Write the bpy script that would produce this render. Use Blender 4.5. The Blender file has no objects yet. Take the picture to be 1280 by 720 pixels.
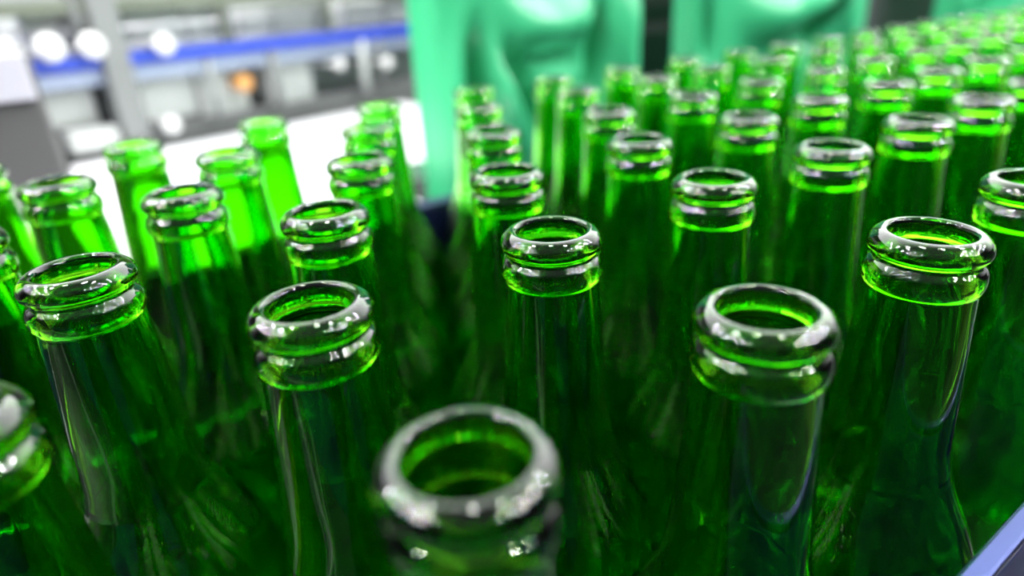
import bpy, bmesh, math, random
import numpy as np
from mathutils import Matrix, Vector
random.seed(7)
rng = np.random.default_rng(7)
C = bpy.context.scene.collection
sc = bpy.context.scene

# ------------------------------------------------------------------ frame
# X runs along the conveyor, Y across it (away from the camera), Z up. Metres.
LZ = 1.190                 # height of the bottle mouths
BH = 0.228                 # bottle height
BELT = LZ - BH + 0.0012             # belt surface
HEAD = math.radians(34.5)
F_PX, PITCH, ROLL, CH = 816.81, math.radians(24.619), math.radians(-3.1464), 0.05844


def cam_axes():
    fw = np.array([0, math.cos(PITCH), -math.sin(PITCH)])
    u0 = np.array([0, math.sin(PITCH), math.cos(PITCH)])
    r0 = np.array([1.0, 0, 0])
    rr = math.cos(ROLL) * r0 + math.sin(ROLL) * u0
    uu = -math.sin(ROLL) * r0 + math.cos(ROLL) * u0
    c, s = math.cos(HEAD), math.sin(HEAD)
    H = np.array([[c, s, 0], [-s, c, 0], [0, 0, 1]])
    return H @ rr, H @ uu, H @ fw


RIGHT, UP, FWD = cam_axes()
EYE = np.array([0, 0, LZ + CH])


SKY_LOW, SKY_TOP, SKY_FAR, LAMP_W = 0.03, 0.35, 7.5, 11.5


# ------------------------------------------------------------------ helpers
def link(o, parent=None):
    C.objects.link(o)
    if parent is not None:
        o.parent = parent
    return o


def obj(name, bm, mat, parent=None, smooth=False, loc=(0, 0, 0)):
    me = bpy.data.meshes.new(name)
    bm.to_mesh(me)
    bm.free()
    if smooth:
        for p in me.polygons:
            p.use_smooth = True
    me.materials.append(mat)
    o = bpy.data.objects.new(name, me)
    o.location = loc
    return link(o, parent)


def thing(name, label, cat, loc=(0, 0, 0), rz=0.0, group=None):
    o = bpy.data.objects.new(name, None)
    o.empty_display_size = 0.02
    o.location = loc
    o.rotation_euler = (0, 0, rz)
    link(o)
    return tag(o, label, cat, group)


def tag(o, label, cat, group=None):
    o['label'] = label
    o['category'] = cat
    if group:
        o['group'] = group
    return o


def box(bm, x0, x1, y0, y1, z0, z1, bev=0.0):
    m = Matrix.Translation(((x0 + x1) / 2, (y0 + y1) / 2, (z0 + z1) / 2)) @ \
        Matrix.Diagonal((x1 - x0, y1 - y0, z1 - z0, 1))
    r = bmesh.ops.create_cube(bm, size=1, matrix=m)
    if bev > 0:
        es = list({e for v in r['verts'] for e in v.link_edges})
        bmesh.ops.bevel(bm, geom=es, offset=bev, segments=2, affect='EDGES', profile=0.5)
    return bm


def bx(*a, **k):
    return box(bmesh.new(), *a, **k)


def rod(bm, p0, p1, r, seg=20):
    p0, p1 = Vector(p0), Vector(p1)
    d = p1 - p0
    m = Matrix.Translation((p0 + p1) / 2) @ d.to_track_quat('Z', 'Y').to_matrix().to_4x4()
    bmesh.ops.create_cone(bm, cap_ends=True, segments=seg, radius1=r, radius2=r, depth=d.length, matrix=m)
    return bm


def lathe(profile, seg=64, closed=False):
    """profile: list of (r, z); revolves about Z, outward normals when listed top -> bottom on the outside."""
    bm = bmesh.new()
    rings = []
    for r, z in profile:
        if r < 1e-7:
            rings.append([bm.verts.new((0, 0, z))])
        else:
            rings.append([bm.verts.new((r * math.cos(2 * math.pi * k / seg), r * math.sin(2 * math.pi * k / seg), z))
                          for k in range(seg)])
    n = len(rings)
    for i in range(n if closed else n - 1):
        a, b = rings[i], rings[(i + 1) % n]
        for k in range(seg):
            k2 = (k + 1) % seg
            if len(a) == 1 and len(b) == 1:
                continue
            if len(a) == 1:
                bm.faces.new((a[0], b[k], b[k2]))
            elif len(b) == 1:
                bm.faces.new((a[k], b[0], a[k2]))
            else:
                bm.faces.new((a[k], b[k], b[k2], a[k2]))
    return bm


# ------------------------------------------------------------------ materials
def principled(name, col, rough=0.5, metal=0.0, **kw):
    m = bpy.data.materials.new(name)
    m.use_nodes = True
    b = m.node_tree.nodes['Principled BSDF']
    b.inputs['Base Color'].default_value = (*col, 1)
    b.inputs['Roughness'].default_value = rough
    b.inputs['Metallic'].default_value = metal
    for k, v in kw.items():
        b.inputs[k].default_value = v
    return m


def noise_bump(m, scale, strength, dist=0.001, stretch=(1, 1, 1), mix=None):
    nt = m.node_tree
    b = nt.nodes['Principled BSDF']
    tc = nt.nodes.new('ShaderNodeTexCoord')
    mp = nt.nodes.new('ShaderNodeMapping')
    mp.inputs['Scale'].default_value = stretch
    nz = nt.nodes.new('ShaderNodeTexNoise')
    nz.inputs['Scale'].default_value = scale
    nz.inputs['Detail'].default_value = 3
    nt.links.new(tc.outputs['Object'], mp.inputs['Vector'])
    nt.links.new(mp.outputs['Vector'], nz.inputs['Vector'])
    bp = nt.nodes.new('ShaderNodeBump')
    bp.inputs['Strength'].default_value = strength
    bp.inputs['Distance'].default_value = dist
    nt.links.new(nz.outputs['Fac'], bp.inputs['Height'])
    nt.links.new(bp.outputs['Normal'], b.inputs['Normal'])
    if mix:
        rp = nt.nodes.new('ShaderNodeValToRGB')
        rp.color_ramp.elements[0].color = (*mix[0], 1)
        rp.color_ramp.elements[1].color = (*mix[1], 1)
        rp.color_ramp.elements[0].position = 0.35
        rp.color_ramp.elements[1].position = 0.65
        nt.links.new(nz.outputs['Fac'], rp.inputs['Fac'])
        nt.links.new(rp.outputs['Color'], b.inputs['Base Color'])
    return m


def glass_material(name, strength):
    m = bpy.data.materials.new(name)
    m.use_nodes = True
    nt = m.node_tree
    b = nt.nodes['Principled BSDF']
    b.inputs['Base Color'].default_value = (*GLASS_TINT, 1)
    b.inputs['Roughness'].default_value = 0.0
    b.inputs['IOR'].default_value = 1.52
    b.inputs['Transmission Weight'].default_value = 1.0
    tc = nt.nodes.new('ShaderNodeTexCoord')
    oi = nt.nodes.new('ShaderNodeObjectInfo')
    ad = nt.nodes.new('ShaderNodeVectorMath')
    nt.links.new(tc.outputs['Object'], ad.inputs[0])
    nt.links.new(oi.outputs['Location'], ad.inputs[1])
    mp = nt.nodes.new('ShaderNodeMapping')
    mp.inputs['Scale'].default_value = (1, 1, 0.35)
    nt.links.new(ad.outputs[0], mp.inputs['Vector'])
    nz = nt.nodes.new('ShaderNodeTexNoise')
    nz.inputs['Scale'].default_value = 75
    nz.inputs['Detail'].default_value = 1.5
    nt.links.new(mp.outputs['Vector'], nz.inputs['Vector'])
    bp = nt.nodes.new('ShaderNodeBump')
    bp.inputs['Strength'].default_value = strength
    bp.inputs['Distance'].default_value = 0.0012
    nt.links.new(nz.outputs['Fac'], bp.inputs['Height'])
    nt.links.new(bp.outputs['Normal'], b.inputs['Normal'])
    return m


GLASS_TINT = (0.18, 0.79, 0.010)
M_GLASS = glass_material('green_glass', 0.42)
M_RIM = glass_material('green_glass_rim', 0.03)
M_STEEL = noise_bump(principled('brushed_steel', (0.55, 0.56, 0.58), 0.32, 0.9), 60, 0.15, 0.0005, (0.05, 1, 1))
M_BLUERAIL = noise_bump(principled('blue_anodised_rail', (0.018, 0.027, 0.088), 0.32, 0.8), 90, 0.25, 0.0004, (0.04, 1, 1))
M_RAILSHADE = principled('blue_rail_shaded', (0.003, 0.006, 0.045), 0.4)  # rail blue with the shade of its side faces put into the colour
M_BELT = noise_bump(principled('dark_slat_belt', (0.02, 0.022, 0.022), 0.4, 0.5), 40, 0.2, 0.0005)
M_DARK = principled('dark_painted_metal', (0.045, 0.047, 0.05), 0.5)
M_GREYBOARD = noise_bump(principled('dark_grey_board', (0.10, 0.10, 0.10), 0.55), 200, 0.1)
M_PLINTH = principled('plinth_grey', (0.16, 0.165, 0.165), 0.5)
M_POST = principled('post_grey', (0.2, 0.21, 0.21), 0.5)
M_OLIVE = principled('olive_grey_paint', (0.13, 0.15, 0.11), 0.5)
M_LILAC = principled('pale_lilac_panel', (0.55, 0.55, 0.62), 0.4)
M_WHITE = noise_bump(principled('white_table_top', (0.86, 0.86, 0.87), 0.35), 30, 0.05)
M_LGREY = noise_bump(principled('light_grey_panel', (0.47, 0.49, 0.48), 0.4), 30, 0.1)
M_MGREY = principled('mid_grey_metal', (0.33, 0.35, 0.35), 0.45, 0.2)
M_BLUE = principled('blue_paint', (0.035, 0.075, 0.5), 0.4)
M_BLUEGREY = principled('blue_grey_metal', (0.33, 0.38, 0.52), 0.4, 0.2)
M_ORANGE = principled('orange_paint', (0.75, 0.36, 0.11), 0.45)
M_GLINT = principled('glint_white', (0.72, 0.72, 0.72), 0.3)
M_BLACK = principled('black_rubber', (0.006, 0.007, 0.008), 0.6)
M_SHEET = principled('green_plastic_sheet', (0.036, 0.37, 0.16), 0.33)
M_FLOOR = noise_bump(principled('concrete_floor', (0.3, 0.31, 0.3), 0.9, **{'Specular IOR Level': 0.1}), 3, 0.1, 0.002, (1, 1, 1),
                     ((0.009, 0.010, 0.010), (0.016, 0.017, 0.017)))
M_WALL = noise_bump(principled('plaster_wall', (0.42, 0.45, 0.41), 0.8), 8, 0.1, 0.001)

# ------------------------------------------------------------------ bottle
MM = 0.001


def spline(pts, n=6):
    """Catmull-Rom through (r, z) points."""
    pts = [np.array(p, float) for p in pts]
    P = [2 * pts[0] - pts[1]] + pts + [2 * pts[-1] - pts[-2]]
    out = []
    for i in range(1, len(P) - 2):
        p0, p1, p2, p3 = P[i - 1], P[i], P[i + 1], P[i + 2]
        for k in range(n):
            t = k / n
            out.append(0.5 * (2 * p1 + (p2 - p0) * t + (2 * p0 - 5 * p1 + 4 * p2 - p3) * t * t +
                              (3 * p1 - p0 - 3 * p2 + p3) * t ** 3))
    out.append(pts[-1])
    return [tuple(p) for p in out]


def bottle_profiles():
    # outside, from the crest of the lip downwards (mm)
    lip_out = spline([(9.9, 0), (10.6, -0.08), (11.4, -0.42), (12.3, -1.15), (13.0, -2.2), (13.3, -3.4), (13.1, -4.5),
                      (12.45, -5.4), (11.85, -5.9), (11.7, -6.3)], 3)
    collar_out = spline([(11.7, -6.3), (11.85, -6.9), (12.6, -7.7), (13.15, -8.8), (13.4, -10.4), (13.3, -12.0),
                         (12.8, -13.2), (12.4, -13.9), (12.45, -14.8)], 3)
    neck_out = spline([(12.45, -14.8), (12.75, -19), (13.5, -30), (14.4, -43), (15.5, -58), (17.2, -67)], 3)
    body_out = spline([(17.2, -67), (20.2, -75), (24.3, -84), (28.0, -94), (30.2, -105), (30.9, -116), (31.0, -140),
                       (31.0, -180), (31.0, -212), (30.6, -220), (29.0, -225.6), (26.2, -228)], 3)
    bottom_out = spline([(26.2, -228), (22, -226.5), (14, -222), (6, -219.5), (0, -219)], 3)
    # inside, from the crest of the lip downwards
    lip_in = spline([(9.9, 0), (9.35, -0.35), (9.0, -1.1), (8.9, -2.2), (8.9, -4), (8.95, -6.3)], 3)
    collar_in = spline([(8.95, -6.3), (9.0, -10), (9.15, -14.8)], 3)
    neck_in = spline([(9.15, -14.8), (9.7, -19), (10.9, -30), (11.9, -43), (13.0, -58), (14.6, -67)], 3)
    body_in = spline([(14.6, -67), (17.6, -75), (21.7, -84), (25.4, -94), (27.6, -105), (28.3, -116), (28.4, -140),
                      (28.4, -180), (28.4, -212), (27.6, -219), (25.0, -222.6), (21, -222.0), (14, -217.5),
                      (6, -215), (0, -214.6)], 3)
    return lip_out, collar_out, neck_out, body_out + bottom_out[1:], lip_in, collar_in, neck_in, body_in


def shell(outer, inner, seg=64):
    """Outer surface with outward normals and inner surface facing the bore, as one mesh."""
    bm = lathe([(r * MM, z * MM) for r, z in outer], seg)
    b2 = lathe([(r * MM, z * MM) for r, z in inner[::-1]], seg)
    me = bpy.data.meshes.new('tmp')
    b2.to_mesh(me)
    b2.free()
    bm.from_mesh(me)
    bpy.data.meshes.remove(me)
    bmesh.ops.remove_doubles(bm, verts=bm.verts, dist=1e-6)
    return bm


def build_bottle():
    lo, co, no, bo, li, ci, ni, bi = bottle_profiles()
    root = thing('glass_bottle', '', 'bottle')
    for nm, a, b in (('lip', lo, li), ('collar', co, ci), ('neck', no, ni), ('body', bo, bi)):
        bm = shell(a, b)
        bm.normal_update()
        o = obj(nm, bm, M_RIM if nm in ('lip', 'collar') else M_GLASS, root, smooth=True, loc=(0, 0, BH))
    return root


# measured standing places: rows run along the conveyor, mm along (s) and across (n)
ROWS = [
    (364, [-28, 30.4, 96.1, 162.0, 232.3, 294.0, 355.9, 430.1, 492.1, 552.6, 624.4, 696.4]),
    (305, [-2.3, 59.8, 128.7, 195.2, 268.7, 335.3, 395.5, 458]),
    (244, [-26.4, 31.3, 97.4, 163.2, 230.5, 295.3, 356.5, 420.7]),
    (184, [-3.4, 61.4, 126.6, 192.9, 259.0, 321, 386.5, 449]),
    (126.5, [-27, 34.7, 99.8, 168.2, 229.1, 294, 358, 425]),
    (63.2, [34.5, 101.5, 164.2, 228]),
]
NMEAS = {0: [357, 356, 366, 362, 368.5, 363, 359, 365, 361, 357, 360, 364.7],
         1: [290.8, 298.4, 303.9, 306.3, 310, 310, 312, 306]}
VIS_S = [1290, 1080, 880, 690, 500, 300]


def cross(i, s, k):
    if i in NMEAS and k < len(NMEAS[i]):
        return NMEAS[i][k]
    return ROWS[i][0] + random.uniform(-2.5, 2.5)


ORD = ['first', 'second', 'third', 'fourth', 'fifth', 'sixth', 'seventh', 'eighth', 'ninth', 'tenth', 'eleventh',
       'twelfth', 'thirteenth', 'fourteenth', 'fifteenth', 'sixteenth', 'seventeenth', 'eighteenth', 'nineteenth',
       'twentieth', 'twenty-first', 'twenty-second', 'twenty-third', 'twenty-fourth']
ROWNAME = ['back row', 'second row from the back', 'third row from the back',
           'third row from the front', 'second row from the front', 'front row']
SPECIAL = {
    (5, 0): 'green bottle at front centre with the largest, most blurred rim',
    (5, 1): 'green bottle with big grey rim, in front row right after the blurred one',
    (5, 2): 'sharp rimmed green bottle, third along the front row towards the right edge',
    (5, 3): 'green bottle cut by the right edge, last of the front row in frame',
    (4, 0): 'green bottle cut by the lower left edge, only a blurred rim corner showing',
    (4, 1): 'green bottle with tilted grey rim, directly behind and left of the blurred rim',
    (4, 2): 'sharp green bottle in the middle, upright behind the blurred front rim',
    (3, 0): 'sharp green bottle leaning outwards at left, orange streak down its neck',
    (3, 1): 'green bottle between the leaning streaked one and the sharp middle one, one row back',
    (3, 2): 'green bottle standing behind the sharp middle one, beside the blue rail gap',
    (2, 0): 'green bottle cut by the left edge, below the dark grey cabinet',
    (2, 1): 'green bottle behind the streaked leaning one, black gap in its lower neck',
    (1, 0): 'green bottle with pale rim standing in front of the dark grey cabinet',
    (0, 0): 'small green bottle at the left edge against the dark grey cabinet',
    (0, 1): 'bright green bottle just right of the dark grey cabinet, before the white table',
    (0, 2): 'pale bright green bottle alone against the white table',
    (0, 3): 'green bottle in back row immediately left of the blue rail gap',
    (0, 4): 'blurred green bottle in back row immediately right of the blue rail gap',
}

proto = build_bottle()
parts0 = list(proto.children)
spots = []
for i, (n0, ss) in enumerate(ROWS):
    s_list = list(ss)
    while s_list[-1] < VIS_S[i]:
        s_list.append(s_list[-1] + 65.6 + random.uniform(-2, 2))
    for k, s in enumerate(s_list):
        spots.append([i, k, s, cross(i, s, k)])
# push any touching pair apart
for it in range(200):
    moved = False
    for a in range(len(spots)):
        for b in range(a + 1, len(spots)):
            dx, dy = spots[b][2] - spots[a][2], spots[b][3] - spots[a][3]
            d = math.hypot(dx, dy)
            if d < 62.3:
                q = (62.4 - d) / 2 / d
                spots[a][2] -= dx * q; spots[a][3] -= dy * q
                spots[b][2] += dx * q; spots[b][3] += dy * q
                moved = True
    if not moved:
        break
first = True
for i, k, s, n in spots:
    if first:
        r = proto
        first = False
    else:
        r = proto.copy()
        C.objects.link(r)
        for ch in parts0:
            c = ch.copy()
            C.objects.link(c)
            c.parent = r
    r.location = (s * MM, n * MM, BELT + 0.0002)
    r.rotation_euler = (0, 0, random.uniform(0, 6.28))
    r['label'] = SPECIAL.get((i, k)) or 'open green bottle, %s from left in the %s' % (ORD[k], ROWNAME[i])
    r['category'] = 'bottle'
    r['group'] = 'empty green bottles on the conveyor'

# ------------------------------------------------------------------ conveyor
X0, X1 = -0.75, 1.75
cv = thing('conveyor', 'accumulating conveyor with dark belt and blue rails carrying the green bottles', 'conveyor',
           (0.5, 0.21, 0))
OX, OY = -0.5, -0.21


def cobj(name, bm, mat, parent=cv, label=None, smooth=False):
    o = obj(name, bm, mat, parent, smooth, loc=(OX, OY, 0))
    if label:
        o['label'] = label
    return o


bm = bmesh.new()
nsl = 60
for k in range(nsl):
    a = X0 + (X1 - X0) * k / nsl
    box(bm, a + 0.0008, a + (X1 - X0) / nsl - 0.0008, 0.02, 0.40, BELT - 0.006, BELT, 0.0006)
cobj('belt', bm, M_BELT, label='dark slatted belt')
cobj('bed', bx(X0, X1, 0.03, 0.40, BELT - 0.08, BELT - 0.0065), M_DARK)
cobj('side_frame', bx(X0, X1, 0.008, 0.018, BELT - 0.14, BELT + 0.03, 0.002), M_STEEL, label='near steel side frame')
cobj('side_frame', bx(X0, X1, 0.422, 0.434, BELT - 0.14, BELT + 0.03, 0.002), M_STEEL, label='far steel side frame')
zf, zb = LZ - 0.055, LZ - 0.079
for y0, y1, zt, dp, lab in ((0.0242, 0.0288, zf, 0.05, 'near blue guard rail, shade in its colour'), (0.4015, 0.416, zb, 0.09, 'far blue guard rail, shade in its colour')):
    gr = cobj('guard_rail', bx(X0, X1, y0, y1, zt - dp, zt - 0.0031, 0.0006), M_RAILSHADE, label=lab)  # sides coloured darker than the top edge to stand for shade
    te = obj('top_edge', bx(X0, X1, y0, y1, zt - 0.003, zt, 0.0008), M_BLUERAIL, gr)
    te['label'] = 'brushed blue top edge, lighter than the shaded sides'
for k in range(6):
    x = X0 + 0.2 + k * 0.42
    b1 = bmesh.new()
    rod(b1, (x, 0.021, zf - 0.04), (x, 0.0242, zf - 0.04), 0.006)
    box(b1, x - 0.008, x + 0.008, 0.018, 0.0215, BELT - 0.02, zf - 0.03, 0.001)
    cobj('rail_bracket', b1, M_STEEL)
    b1 = bmesh.new()
    rod(b1, (x, 0.416, zb - 0.05), (x, 0.421, zb - 0.05), 0.006)
    box(b1, x - 0.008, x + 0.008, 0.4185, 0.4225, BELT - 0.02, zb - 0.03, 0.001)
    cobj('rail_bracket', b1, M_STEEL)
for x in (X0 + 0.15, 0.5, X1 - 0.15):
    for y in (0.05, 0.36):
        b1 = bx(x - 0.025, x + 0.025, y, y + 0.05, 0.012, BELT - 0.08, 0.003)
        box(b1, x - 0.045, x + 0.045, y - 0.02, y + 0.07, 0.0, 0.012, 0.003)
        cobj('leg', b1, M_STEEL)

# ------------------------------------------------------------------ background, left: white table, cabinet, machine
MROT = math.radians(12)
MO = np.array([0.0, 1.20, 0.0])
MU = np.array([math.cos(MROT), math.sin(MROT), 0])
MV = np.array([-math.sin(MROT), math.cos(MROT), 0])


def mloc(u, v, off=0.0):
    """A measured photo point carried to the machine's front (off metres behind it): x along it, z up."""
    d = (u - 640) / F_PX * RIGHT - (v - 360) / F_PX * UP + FWD
    t = ((MO - EYE) @ MV + off) / (d @ MV)
    q = EYE + t * d - MO
    return q @ MU, q[2]


tb = thing('white_table', 'bright white table between the bottle conveyor and the grey machine', 'table', (0, 0.8, 0))
bm = bmesh.new()
far = lambda x: 1.17 + math.tan(MROT) * x
outline = [(0.02, 0.47), (0.316, 0.47), (0.316, 0.80), (0.64, 0.80), (0.64, far(0.64)), (0.02, far(0.02))]
vs = [[bm.verts.new((x, y - 0.8, z)) for x, y in outline] for z in (LZ - 0.175, LZ - 0.15)]
bm.faces.new(vs[1]); bm.faces.new(vs[0][::-1])
for k in range(6):
    bm.faces.new((vs[0][k], vs[0][(k + 1) % 6], vs[1][(k + 1) % 6], vs[1][k]))
bmesh.ops.recalc_face_normals(bm, faces=bm.faces)
obj('table_top', bm, M_WHITE, tb)
for x in (0.06, 0.28):
    for y in (0.51, 1.10):
        obj('leg', bx(x - 0.02, x + 0.02, y - 0.82, y - 0.78, 0, LZ - 0.175, 0.002), M_STEEL, tb)

cb = thing('control_cabinet', 'dark grey cabinet with a pale lilac upper panel at the left edge', 'cabinet', (-0.2, 0.62, 0))
obj('housing', bx(-0.22, 0.208, 0.0, 0.2, 0.0, LZ + 0.034, 0.004), M_GREYBOARD, cb)
o = obj('upper_panel', bx(-0.2, 0.204, -0.006, 0.0, LZ + 0.001, LZ + 0.033, 0.001), M_LILAC, cb)
o['label'] = 'pale lilac upper panel'

mc = thing('bottling_machine', 'long grey bottling machine with blue band and painted white glints behind the white table',
           'machine', tuple(MO), MROT)


def mbox(name, pts, mat, front=0.0, depth=0.1, bev=0.003, label=None):
    """Box whose front face covers the span of the measured points on the machine's front."""
    q = [mloc(u, v, front) for u, v in pts]
    xs = [a for a, _ in q]; zs = [b for _, b in q]
    o = obj(name, bx(min(xs), max(xs), front, front + depth, min(zs), max(zs), bev), mat, mc)
    if label:
        o['label'] = label
    return o


def band(name, x0, x1, z0, z1, mat, front, depth, label=None, bev=0.002):
    o = obj(name, bx(x0, x1, front, front + depth, z0, z1, bev), mat, mc)
    if label:
        o['label'] = label
    return o


ML, MR = -0.25, 0.85
zb0 = mloc(300, 66)[1]; zb1 = mloc(300, 51)[1]
zd0 = mloc(345, 150)[1]; zd1 = mloc(345, 133)[1]
xp0, xp1 = mloc(134, 110)[0], mloc(168, 110)[0]
band('plinth', ML, MR, 0.0, zd1, M_PLINTH, 0.02, 0.3, 'dark plinth')
band('back_plate', ML, MR, zd1, zb0, M_MGREY, 0.12, 0.38)
band('blue_band', ML, xp0, zb0, zb1, M_BLUE, -0.01, 0.06, 'blue band')
band('blue_band', xp1, MR, zb0, zb1, M_BLUE, -0.01, 0.06, 'blue band')
band('lower_rail', ML, MR, zb0 - 0.024, zb0 - 0.002, M_BLUEGREY, 0.0, 0.1, 'blue grey rail')
band('post', xp0, xp1, zd1 - 0.01, zb1 + 0.12, M_POST, -0.02, 0.1)
for u0, v0, u1, v1 in ((185, 92, 255, 150), (258, 90, 320, 146), (345, 84, 402, 132)):
    xa, xb = mloc(u0, (v0 + v1) / 2)[0], mloc(u1, (v0 + v1) / 2)[0]
    band('panel', xa, xb, mloc((u0 + u1) / 2, v1)[1], zb0 - 0.026, M_LGREY, 0.03, 0.09)
for u0, v0, u1, v1 in ((62, 110, 128, 160),):
    xa, xb = mloc(u0, 135)[0], mloc(u1, 135)[0]
    band('panel', xa, xb, mloc(95, v1)[1], zb0 - 0.026, M_LGREY, 0.03, 0.09)
xa, xb = mloc(80, 170)[0], mloc(142, 170)[0]
band('step', xa, xb, mloc(110, 186)[1], mloc(110, 160)[1], M_LGREY, -0.03, 0.08)
# upper cladding boxes above the blue band
for u0, u1, vt, m in ((20, 88, 8, M_LGREY), (118, 148, 2, M_MGREY), (150, 222, 12, M_LGREY), (226, 274, 10, M_LGREY), (292, 330, 14, M_LGREY),
                      (334, 402, 8, M_LGREY), (424, 470, 4, M_LGREY), (474, 535, -2, M_LGREY)):
    xa, xb = mloc(u0, 35, 0.05)[0], mloc(u1, 35, 0.05)[0]
    band('hood', xa, xb, zb1 + 0.004, mloc((u0 + u1) / 2, vt, 0.02)[1], m, 0.02, 0.2)
band('upper_frame', ML, MR, zb1, zb1 + 0.3, M_MGREY, 0.28, 0.2)
band('top_beam', ML, MR, mloc(300, 6)[1], mloc(300, -10)[1], M_OLIVE, -0.01, 0.05)
for u, z0, z1, m, r in ((98, zb1, zb1 + 0.2, M_POST, 0.010), (108, zb1, zb1 + 0.2, M_POST, 0.006), (280, zb1, zb1 + 0.2, M_OLIVE, 0.006),
                        (288, zb1, zb1 + 0.2, M_POST, 0.006), (412, zb1, zb1 + 0.2, M_OLIVE, 0.008), (333, zd1, zb0, M_POST, 0.008),
                        (250, zd1, zb0, M_MGREY, 0.006), (448, zd1, zb0, M_LGREY, 0.009), (470, zd1, zb0, M_POST, 0.006)):
    x = mloc(u, 40)[0]
    obj('upright_pipe', rod(bmesh.new(), (x, -0.002, z0), (x, -0.002, z1), r), m, mc, smooth=True)
for v, r in ((24, 0.004), (44, 0.003)):
    z = mloc(300, v)[1]
    obj('pipe', rod(bmesh.new(), (ML, 0.0, z), (MR, 0.0, z), r), M_STEEL, mc, smooth=True)
for u, v, rpx in ((62, 60, 20), (115, 57, 19), (205, 55, 17), (485, 78, 13), (215, 156, 15), (425, 80, 12), (8, 57, 10)):  # lamp glints on the machine, built as white balls on stems
    x, z = mloc(u, v, -0.03)
    r = rpx / F_PX * 0.78
    b1 = bmesh.new()
    rod(b1, (x, -0.03, z), (x, 0.13, z), r * 0.35)
    m = Matrix.Translation((x, -0.03, z)) @ Matrix.Rotation(math.radians(90), 4, 'X') @ Matrix.Diagonal((1, 1, 0.6, 1))
    bmesh.ops.create_uvsphere(b1, u_segments=24, v_segments=14, radius=r, matrix=m)
    o = obj('glint', b1, M_GLINT, mc, smooth=True)
    o['label'] = 'round white ball standing for a lamp glint'
x, z = mloc(305, 103)
b1 = bmesh.new()
rod(b1, (x, -0.004, z), (x, 0.035, z), 0.014, 28)
o = obj('button', b1, M_ORANGE, mc)
o['label'] = 'round orange button'


# ------------------------------------------------------------------ background, right: green plastic sheets
def sheet(name, label, x0, x1, y, top, folds, depth=0.06, seed=0):
    """Plastic sheet draped over a tall load: wavy front, turned-back sides, closed top; solid cloth thickness."""
    W = x1 - x0
    r_ = random.Random(seed)
    ph = [r_.uniform(0, 6.28) for _ in range(6)]
    NU, NV = 120, 70
    bm = bmesh.new()
    grid = []
    cr = 0.028                                  # corner rounding
    per = depth + W + depth
    for j in range(NV + 1):
        t = j / NV
        z = top * t
        row = []
        for i in range(NU + 1):
            a = per * i / NU
            if a < depth:
                px, py, nx, ny = 0.0, depth - a, -1, 0
                fx = 0
            elif a < depth + W:
                px, py, nx, ny = a - depth, 0.0, 0, -1
            else:
                px, py, nx, ny = W, a - depth - W, 1, 0
            # rounded corners
            if py < cr and px < cr:
                ang = math.atan2(cr - py, cr - px)
                nx, ny = -math.cos(ang), -math.sin(ang)
                px, py = cr + nx * cr, cr + ny * cr
            elif py < cr and px > W - cr:
                ang = math.atan2(cr - py, px - (W - cr))
                nx, ny = math.cos(ang), -math.sin(ang)
                px, py = W - cr + nx * cr, cr + ny * cr
            d = 0.006 * math.sin(a * 38 + ph[0] + 1.5 * t) + 0.004 * math.sin(a * 83 + ph[1] - 3 * t) * (1.2 - t)
            if ny < -0.5:
                for (fx, fz, dx, dz, wd, amp, half) in folds:      # creases: centre, direction, width, height, half length
                    L = math.hypot(dx, dz)
                    ux, uz = dx / L, dz / L
                    qx, qz = px - fx, z - fz
                    al, ac = qx * ux + qz * uz, -qx * uz + qz * ux
                    ac -= 0.25 * al * al / half * (1 if amp > 0 else -1) * 0.4
                    d += amp * math.exp(-(ac / wd) ** 2) * math.exp(-(al / half) ** 4)
            row.append(bm.verts.new((px + nx * d - W / 2, py + ny * d, z)))
        grid.append(row)
    for j in range(NV):
        for i in range(NU):
            bm.faces.new((grid[j][i], grid[j][i + 1], grid[j + 1][i + 1], grid[j + 1][i]))
    bm.faces.new([v for v in grid[NV]])
    o = obj(name, bm, M_SHEET, None, smooth=True, loc=((x0 + x1) / 2, y, 0))
    s = o.modifiers.new('cloth thickness', 'SOLIDIFY')
    s.thickness = 0.002
    s.offset = -1
    return tag(o, label, 'plastic sheet', 'green plastic sheets behind the conveyor')


YS = 0.66
SD = 0.06
pr = lambda u, v: (lambda d: (EYE + (YS + SD - EYE[1]) / d[1] * d)[0])((u - 640) / F_PX * RIGHT - (v - 360) / F_PX * UP + FWD)
def pn(u, v, y):
    d = (u - 640) / F_PX * RIGHT - (v - 360) / F_PX * UP + FWD
    return (EYE + (y - EYE[1]) / d[1] * d)[0]


pe = lambda u, v: (lambda d: (EYE + (YS - EYE[1]) / d[1] * d))((u - 640) / F_PX * RIGHT - (v - 360) / F_PX * UP + FWD)


def fold(x0, u0, v0, u1, v1, wd, amp):
    a, b = pe(u0, v0), pe(u1, v1)
    return ((a[0] + b[0]) / 2 - x0, (a[2] + b[2]) / 2, b[0] - a[0], b[2] - a[2], wd, amp, math.hypot(b[0] - a[0], b[2] - a[2]) / 2)


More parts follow.
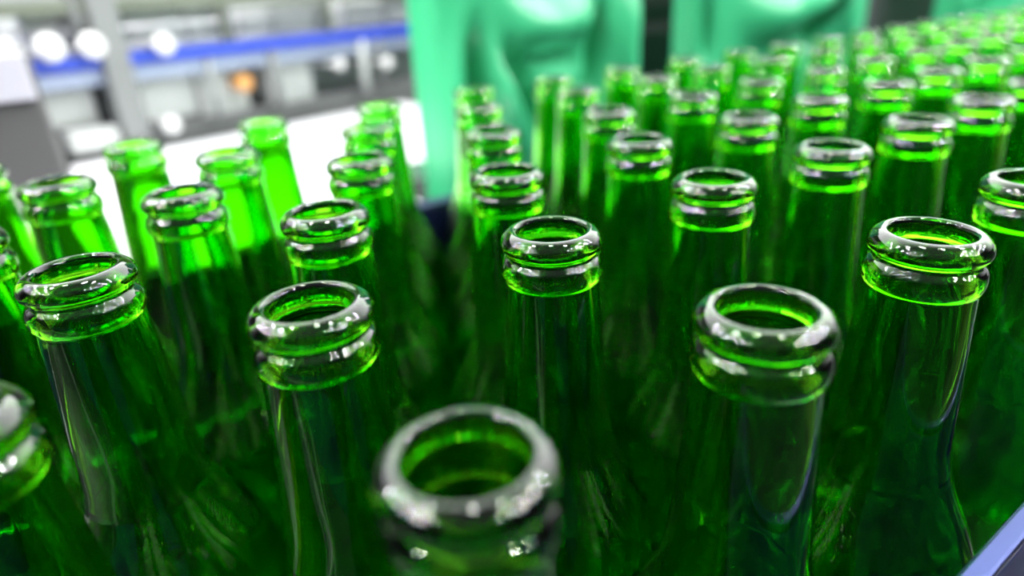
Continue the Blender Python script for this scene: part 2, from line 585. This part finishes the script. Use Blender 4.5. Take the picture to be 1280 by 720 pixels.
xa, xb = pr(524, 100), pe(801, 40)[0]
sheet('plastic_sheet', 'wide mint green plastic sheet hanging in folds, beside the grey machine', xa, xb, YS, 1.52, [
    fold(xa, 574, -20, 578, 260, 0.012, 0.014),
    fold(xa, 596, 40, 606, 230, 0.014, -0.030),
    fold(xa, 606, 70, 668, 225, 0.012, 0.030),
    fold(xa, 628, 55, 690, 190, 0.013, -0.030),
    fold(xa, 640, 38, 735, 26, 0.020, 0.042),
    fold(xa, 655, 76, 722, 66, 0.010, -0.032),
    fold(xa, 650, 100, 730, 92, 0.016, 0.022),
    fold(xa, 750, 15, 738, 120, 0.011, -0.045),
    fold(xa, 780, -20, 775, 130, 0.018, 0.022)], seed=1)
xa, xb = pr(843, 40), pe(1085, 20)[0]
sheet('plastic_sheet', 'green plastic sheet with white shine, right of the black column', xa, xb, YS, 1.56, [
    fold(xa, 850, -20, 860, 80, 0.03, 0.03),
    fold(xa, 880, -10, 890, 80, 0.02, -0.03),
    fold(xa, 930, 25, 1000, 15, 0.03, 0.05),
    fold(xa, 960, -5, 1060, -12, 0.03, 0.05),
    fold(xa, 1015, 10, 1020, 60, 0.02, -0.05),
    fold(xa, 1050, 0, 1055, 60, 0.03, 0.03)], seed=2)
xa, xb = pr(1168, 15), pe(1330, 15)[0]
sheet('plastic_sheet', 'darker looking green plastic sheet cut by the right edge, behind the far bottles', xa, xb, YS, 1.5, [
    fold(xa, 1190, -10, 1190, 40, 0.06, 0.05),
    fold(xa, 1230, -10, 1230, 40, 0.06, -0.05)], seed=3)

xc = pn(828, 40, YS + 0.14)
bc = thing('black_column', 'black machine column in the gap between two green plastic sheets', 'column',
           (xc, YS + 0.22, 0))
b1 = bx(-0.1, 0.1, -0.08, 0.08, 0.02, 1.19, 0.02)
obj('post', b1, M_BLACK, bc)
b1 = bmesh.new()
rod(b1, (-0.06, 0, 1.20), (0.10, 0, 1.20), 0.07, 32)
obj('top_roller', b1, M_BLACK, bc, smooth=False)
obj('foot', bx(-0.13, 0.13, -0.11, 0.11, 0.0, 0.02, 0.003), M_BLACK, bc)

xc = pn(1128, 15, YS + 0.18)
hb = thing('machine_housing', 'dark grey machine housing with pale round cap between the right green sheets', 'machine',
           (xc, YS + 0.28, 0))
obj('housing', bx(-0.14, 0.2, -0.1, 0.15, 0.0, 1.34, 0.01), M_DARK, hb)
b1 = bmesh.new()
rod(b1, (-0.01, -0.13, 1.225), (-0.01, -0.10, 1.225), 0.035, 28)
o = obj('cap', b1, M_LGREY, hb)
o['label'] = 'pale round cap'

# ------------------------------------------------------------------ the hall
def struct(name, bm, mat):
    o = obj(name, bm, mat)
    o['kind'] = 'structure'
    return o


struct('floor', bx(-6, 10, -6, 9, -0.1, 0), M_FLOOR)
struct('wall_back', bx(-6, 10, 8.8, 9.0, 0, 5.5), M_WALL)

# unseen dark wall below lamp height, added to darken the bottles' front reflections
struct('reflection_blocker', bx(-6, 10, -2.6, -2.5, 0, 2.2), principled('blocker_dark', (0.009, 0.010, 0.009), 0.9, **{'Specular IOR Level': 0.1}))

# ------------------------------------------------------------------ light
w = bpy.data.worlds.new('hall_light')
sc.world = w
w.use_nodes = True
nt = w.node_tree
bg = nt.nodes['Background']
tc = nt.nodes.new('ShaderNodeTexCoord')
fh = Vector((FWD[0], FWD[1], 0)).normalized()


def node(kind, **kw):
    n = nt.nodes.new(kind)
    for k, v in kw.items():
        setattr(n, k, v)
    return n


def maprange(src, a, b, c, d):
    n = node('ShaderNodeMapRange', interpolation_type='SMOOTHSTEP')
    for k, v in zip(('From Min', 'From Max', 'To Min', 'To Max'), (a, b, c, d)):
        n.inputs[k].default_value = v
    nt.links.new(src, n.inputs['Value'])
    return n.outputs['Result']


def math2(op, a, b):
    n = node('ShaderNodeMath', operation=op)
    nt.links.new(a, n.inputs[0])
    nt.links.new(b, n.inputs[1])
    return n.outputs[0]


sx = node('ShaderNodeSeparateXYZ')
nt.links.new(tc.outputs['Generated'], sx.inputs[0])
dt = node('ShaderNodeVectorMath', operation='DOT_PRODUCT')
nt.links.new(tc.outputs['Generated'], dt.inputs[0])
dt.inputs[1].default_value = fh
base = maprange(sx.outputs['Z'], 0.2, 0.95, SKY_LOW, SKY_TOP)
fwd = math2('MULTIPLY', maprange(dt.outputs['Value'], 0.0, 0.85, 0, SKY_FAR), maprange(sx.outputs['Z'], 0.02, 0.3, 0.25, 1))
tot = math2('ADD', base, fwd)
nt.links.new(tot, bg.inputs['Strength'])
bg.inputs['Color'].default_value = (0.98, 1.0, 1.0, 1)


def lamp(x, y, z, sx_, sy_, power, aim):
    l = bpy.data.lights.new('hall_or_fill_lamp', 'AREA')
    l.shape = 'RECTANGLE'
    l.size, l.size_y = sx_, sy_
    l.energy = power
    o = bpy.data.objects.new('hall_or_fill_lamp', l)
    o.location = (x, y, z)
    o.rotation_euler = (Vector(aim) - Vector((x, y, z))).to_track_quat('-Z', 'Y').to_euler()
    C.objects.link(o)


rx, ry = fh.y, -fh.x
for side in (-1, 1):
    for k in range(5):
        for j in range(4):
            lat = side * (1.25 + 0.6 * j) + random.uniform(-0.06, 0.06)
            dep = -1.3 + 0.6 * k + random.uniform(-0.06, 0.06)
            px, py = rx * lat + fh.x * dep, ry * lat + fh.y * dep
            lamp(px, py, LZ + 1.6 + random.uniform(-0.05, 0.05), 0.075, 0.10, LAMP_W, (px * 0.6, py * 0.6, 0))

for lat, dep in ((-1.15, 0.1), (-0.75, 0.35), (0.0, 0.3), (0.6, 0.15)):  # fill lamps added to brighten the machine and the sheets
    px, py = rx * lat + fh.x * dep, ry * lat + fh.y * dep
    lamp(px, py, LZ + 1.9, 0.12, 0.3, 9, (px + 0.3, py + 0.6, LZ))

# ------------------------------------------------------------------ camera
cam = bpy.data.cameras.new('camera')
co = bpy.data.objects.new('camera', cam)
R3 = Matrix((RIGHT, UP, -FWD)).transposed()
co.matrix_world = Matrix.Translation(EYE) @ R3.to_4x4()
C.objects.link(co)
cam.sensor_width = 36
cam.lens = F_PX / 1280 * 36
cam.clip_start = 0.004
cam.clip_end = 60
cam.dof.use_dof = True
cam.dof.focus_distance = 0.158
cam.dof.aperture_fstop = 5.2
cam.dof.aperture_blades = 0
sc.camera = co

sc.view_settings.view_transform = 'Standard'
sc.view_settings.look = 'None'
sc.view_settings.gamma = 1
sc.view_settings.use_curve_mapping = False
sc.view_settings.exposure = 0.0
cy = sc.cycles
cy.max_bounces = 32
cy.transmission_bounces = 32
cy.glossy_bounces = 10
cy.diffuse_bounces = 3
cy.transparent_max_bounces = 8
cy.caustics_reflective = False
cy.caustics_refractive = False
cy.use_denoising = True
cy.sample_clamp_indirect = 12
cy.blur_glossy = 0.0
